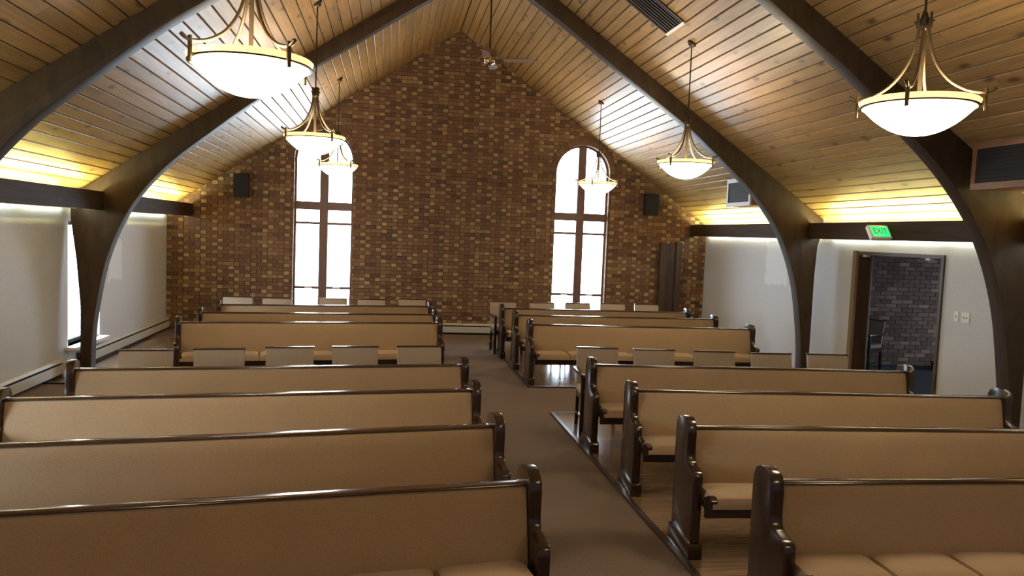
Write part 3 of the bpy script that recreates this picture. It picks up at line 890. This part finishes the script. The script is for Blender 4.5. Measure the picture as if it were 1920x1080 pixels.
for i, (x, y, a, lb, g) in enumerate(allp):
    o = pew if i == 0 else copy_tree(pew)
    o.location = (x, y, .016); o.rotation_euler = (0, 0, a)
    tag(o, lb, 'pew', g)

# ================================================================== CHAIRS
def make_chair():
    t = empty('armchair')
    Wc = .47
    bk = [(-.235, -.235), (-.235, .235)]
    # upholstered back (leans back), origin at floor under the top of the back
    MB().prism([(-.075, .46), (-.085, .50), (-.012, .835), (.0, .846), (.035, .846), (.04, .83), (-.04, .46)], -.228, .228, 'x').build('backrest', 'chair_fabric', t, bevel=.010, bseg=2, smooth=True, angle=50)
    MB().prism([(-.006, .848), (-.009, .855), (.0, .862), (.026, .862), (.036, .856), (.036, .848)], -.235, .235, 'x').build('top_rail', 'rail_wood', t, bevel=.003)
    MB().box(-.235, .235, -.52, -.055, .40, .475).build('seat_cushion', 'chair_fabric', t, bevel=.03, bseg=3, smooth=True)
    MB().box(-.225, .225, -.50, -.06, .345, .40).build('seat_frame', 'pew_wood', t, bevel=.004)
    for s in (-1, 1):
        MB().box(s * .235 - .02 + (.0), s * .235 + .02, -.52, -.48, 0, .62).build('leg', 'pew_wood', t, bevel=.005)
        mb = MB().prism([(-.03, 0), (.01, 0), (-.02, .42), (.068, .835), (.042, .835), (-.052, .42)], s * .205 - .018, s * .205 + .018, 'x')
        mb.build('leg', 'pew_wood', t, bevel=.004)
        MB().prism([(-.56, .62), (-.565, .645), (-.53, .655), (-.06, .655), (-.045, .64), (-.06, .62)], s * .245 - .028, s * .245 + .028, 'x').build('armrest', 'pew_wood', t, bevel=.008, smooth=True)
        MB().box(s * .215 - .01, s * .215 + .01, -.48, -.03, .15, .18).build('stretcher', 'pew_wood', t)
    return t
chair = make_chair()
sets = [('middle chair row left of the aisle', [(-2.19, 7.52), (-1.57, 7.66), (-.94, 7.83), (-.31, 7.93), (.34, 8.03)], 8),
        ('middle chair row right of the aisle', [(2.28, 8.13), (2.90, 8.06), (3.57, 7.99), (4.20, 7.91), (4.87, 7.91)], -4),
        ('back chair row left of the aisle', [(-2.41, 13.08), (-1.78, 13.02), (-.90, 13.2), (-.27, 13.24), (.42, 13.45)], 3),
        ('back chair row right of the aisle', [(2.01, 13.42), (2.71, 13.43), (3.38, 13.5), (4.06, 13.6), (4.71, 13.62)], 3)]
pos = {'left': ['fifth out from the aisle', 'fourth out from the aisle', 'third out from the aisle', 'second out from the aisle', 'next to the aisle'],
       'right': ['next to the aisle', 'second out from the aisle', 'third out from the aisle', 'fourth out from the aisle', 'fifth out from the aisle']}
first = True
for g, pts, an in sets:
    sd = 'left' if 'left' in g else 'right'
    for i, (x, y) in enumerate(pts):
        o = chair if first else copy_tree(chair); first = False
        o.location = (x, y, .016 if 'back' in g else .016); o.rotation_euler = (0, 0, R(an + random.uniform(-1.5, 1.5)))
        if 'middle' in g:
            o.location.z = .001
        tag(o, 'tan armchair %s, %s' % (pos[sd][i], g.replace('of the aisle', 'side')), 'chair', g)
o = copy_tree(chair); o.location = (8.12, 11.95, .001); o.rotation_euler = (0, 0, R(-60)); tag(o, 'armchair standing in the hall beyond the doorway', 'chair')
t = empty('floor_box', (9.55, 11.95, 0)); tag(t, 'low black box on the hall floor beyond the doorway', 'box')
MB().box(-.12, .5, -.16, .16, .0, .11).build('body', 'black', t, bevel=.012)
MB().box(-.13, .51, -.17, .17, .11, .135).build('lid', 'black', t, bevel=.006)
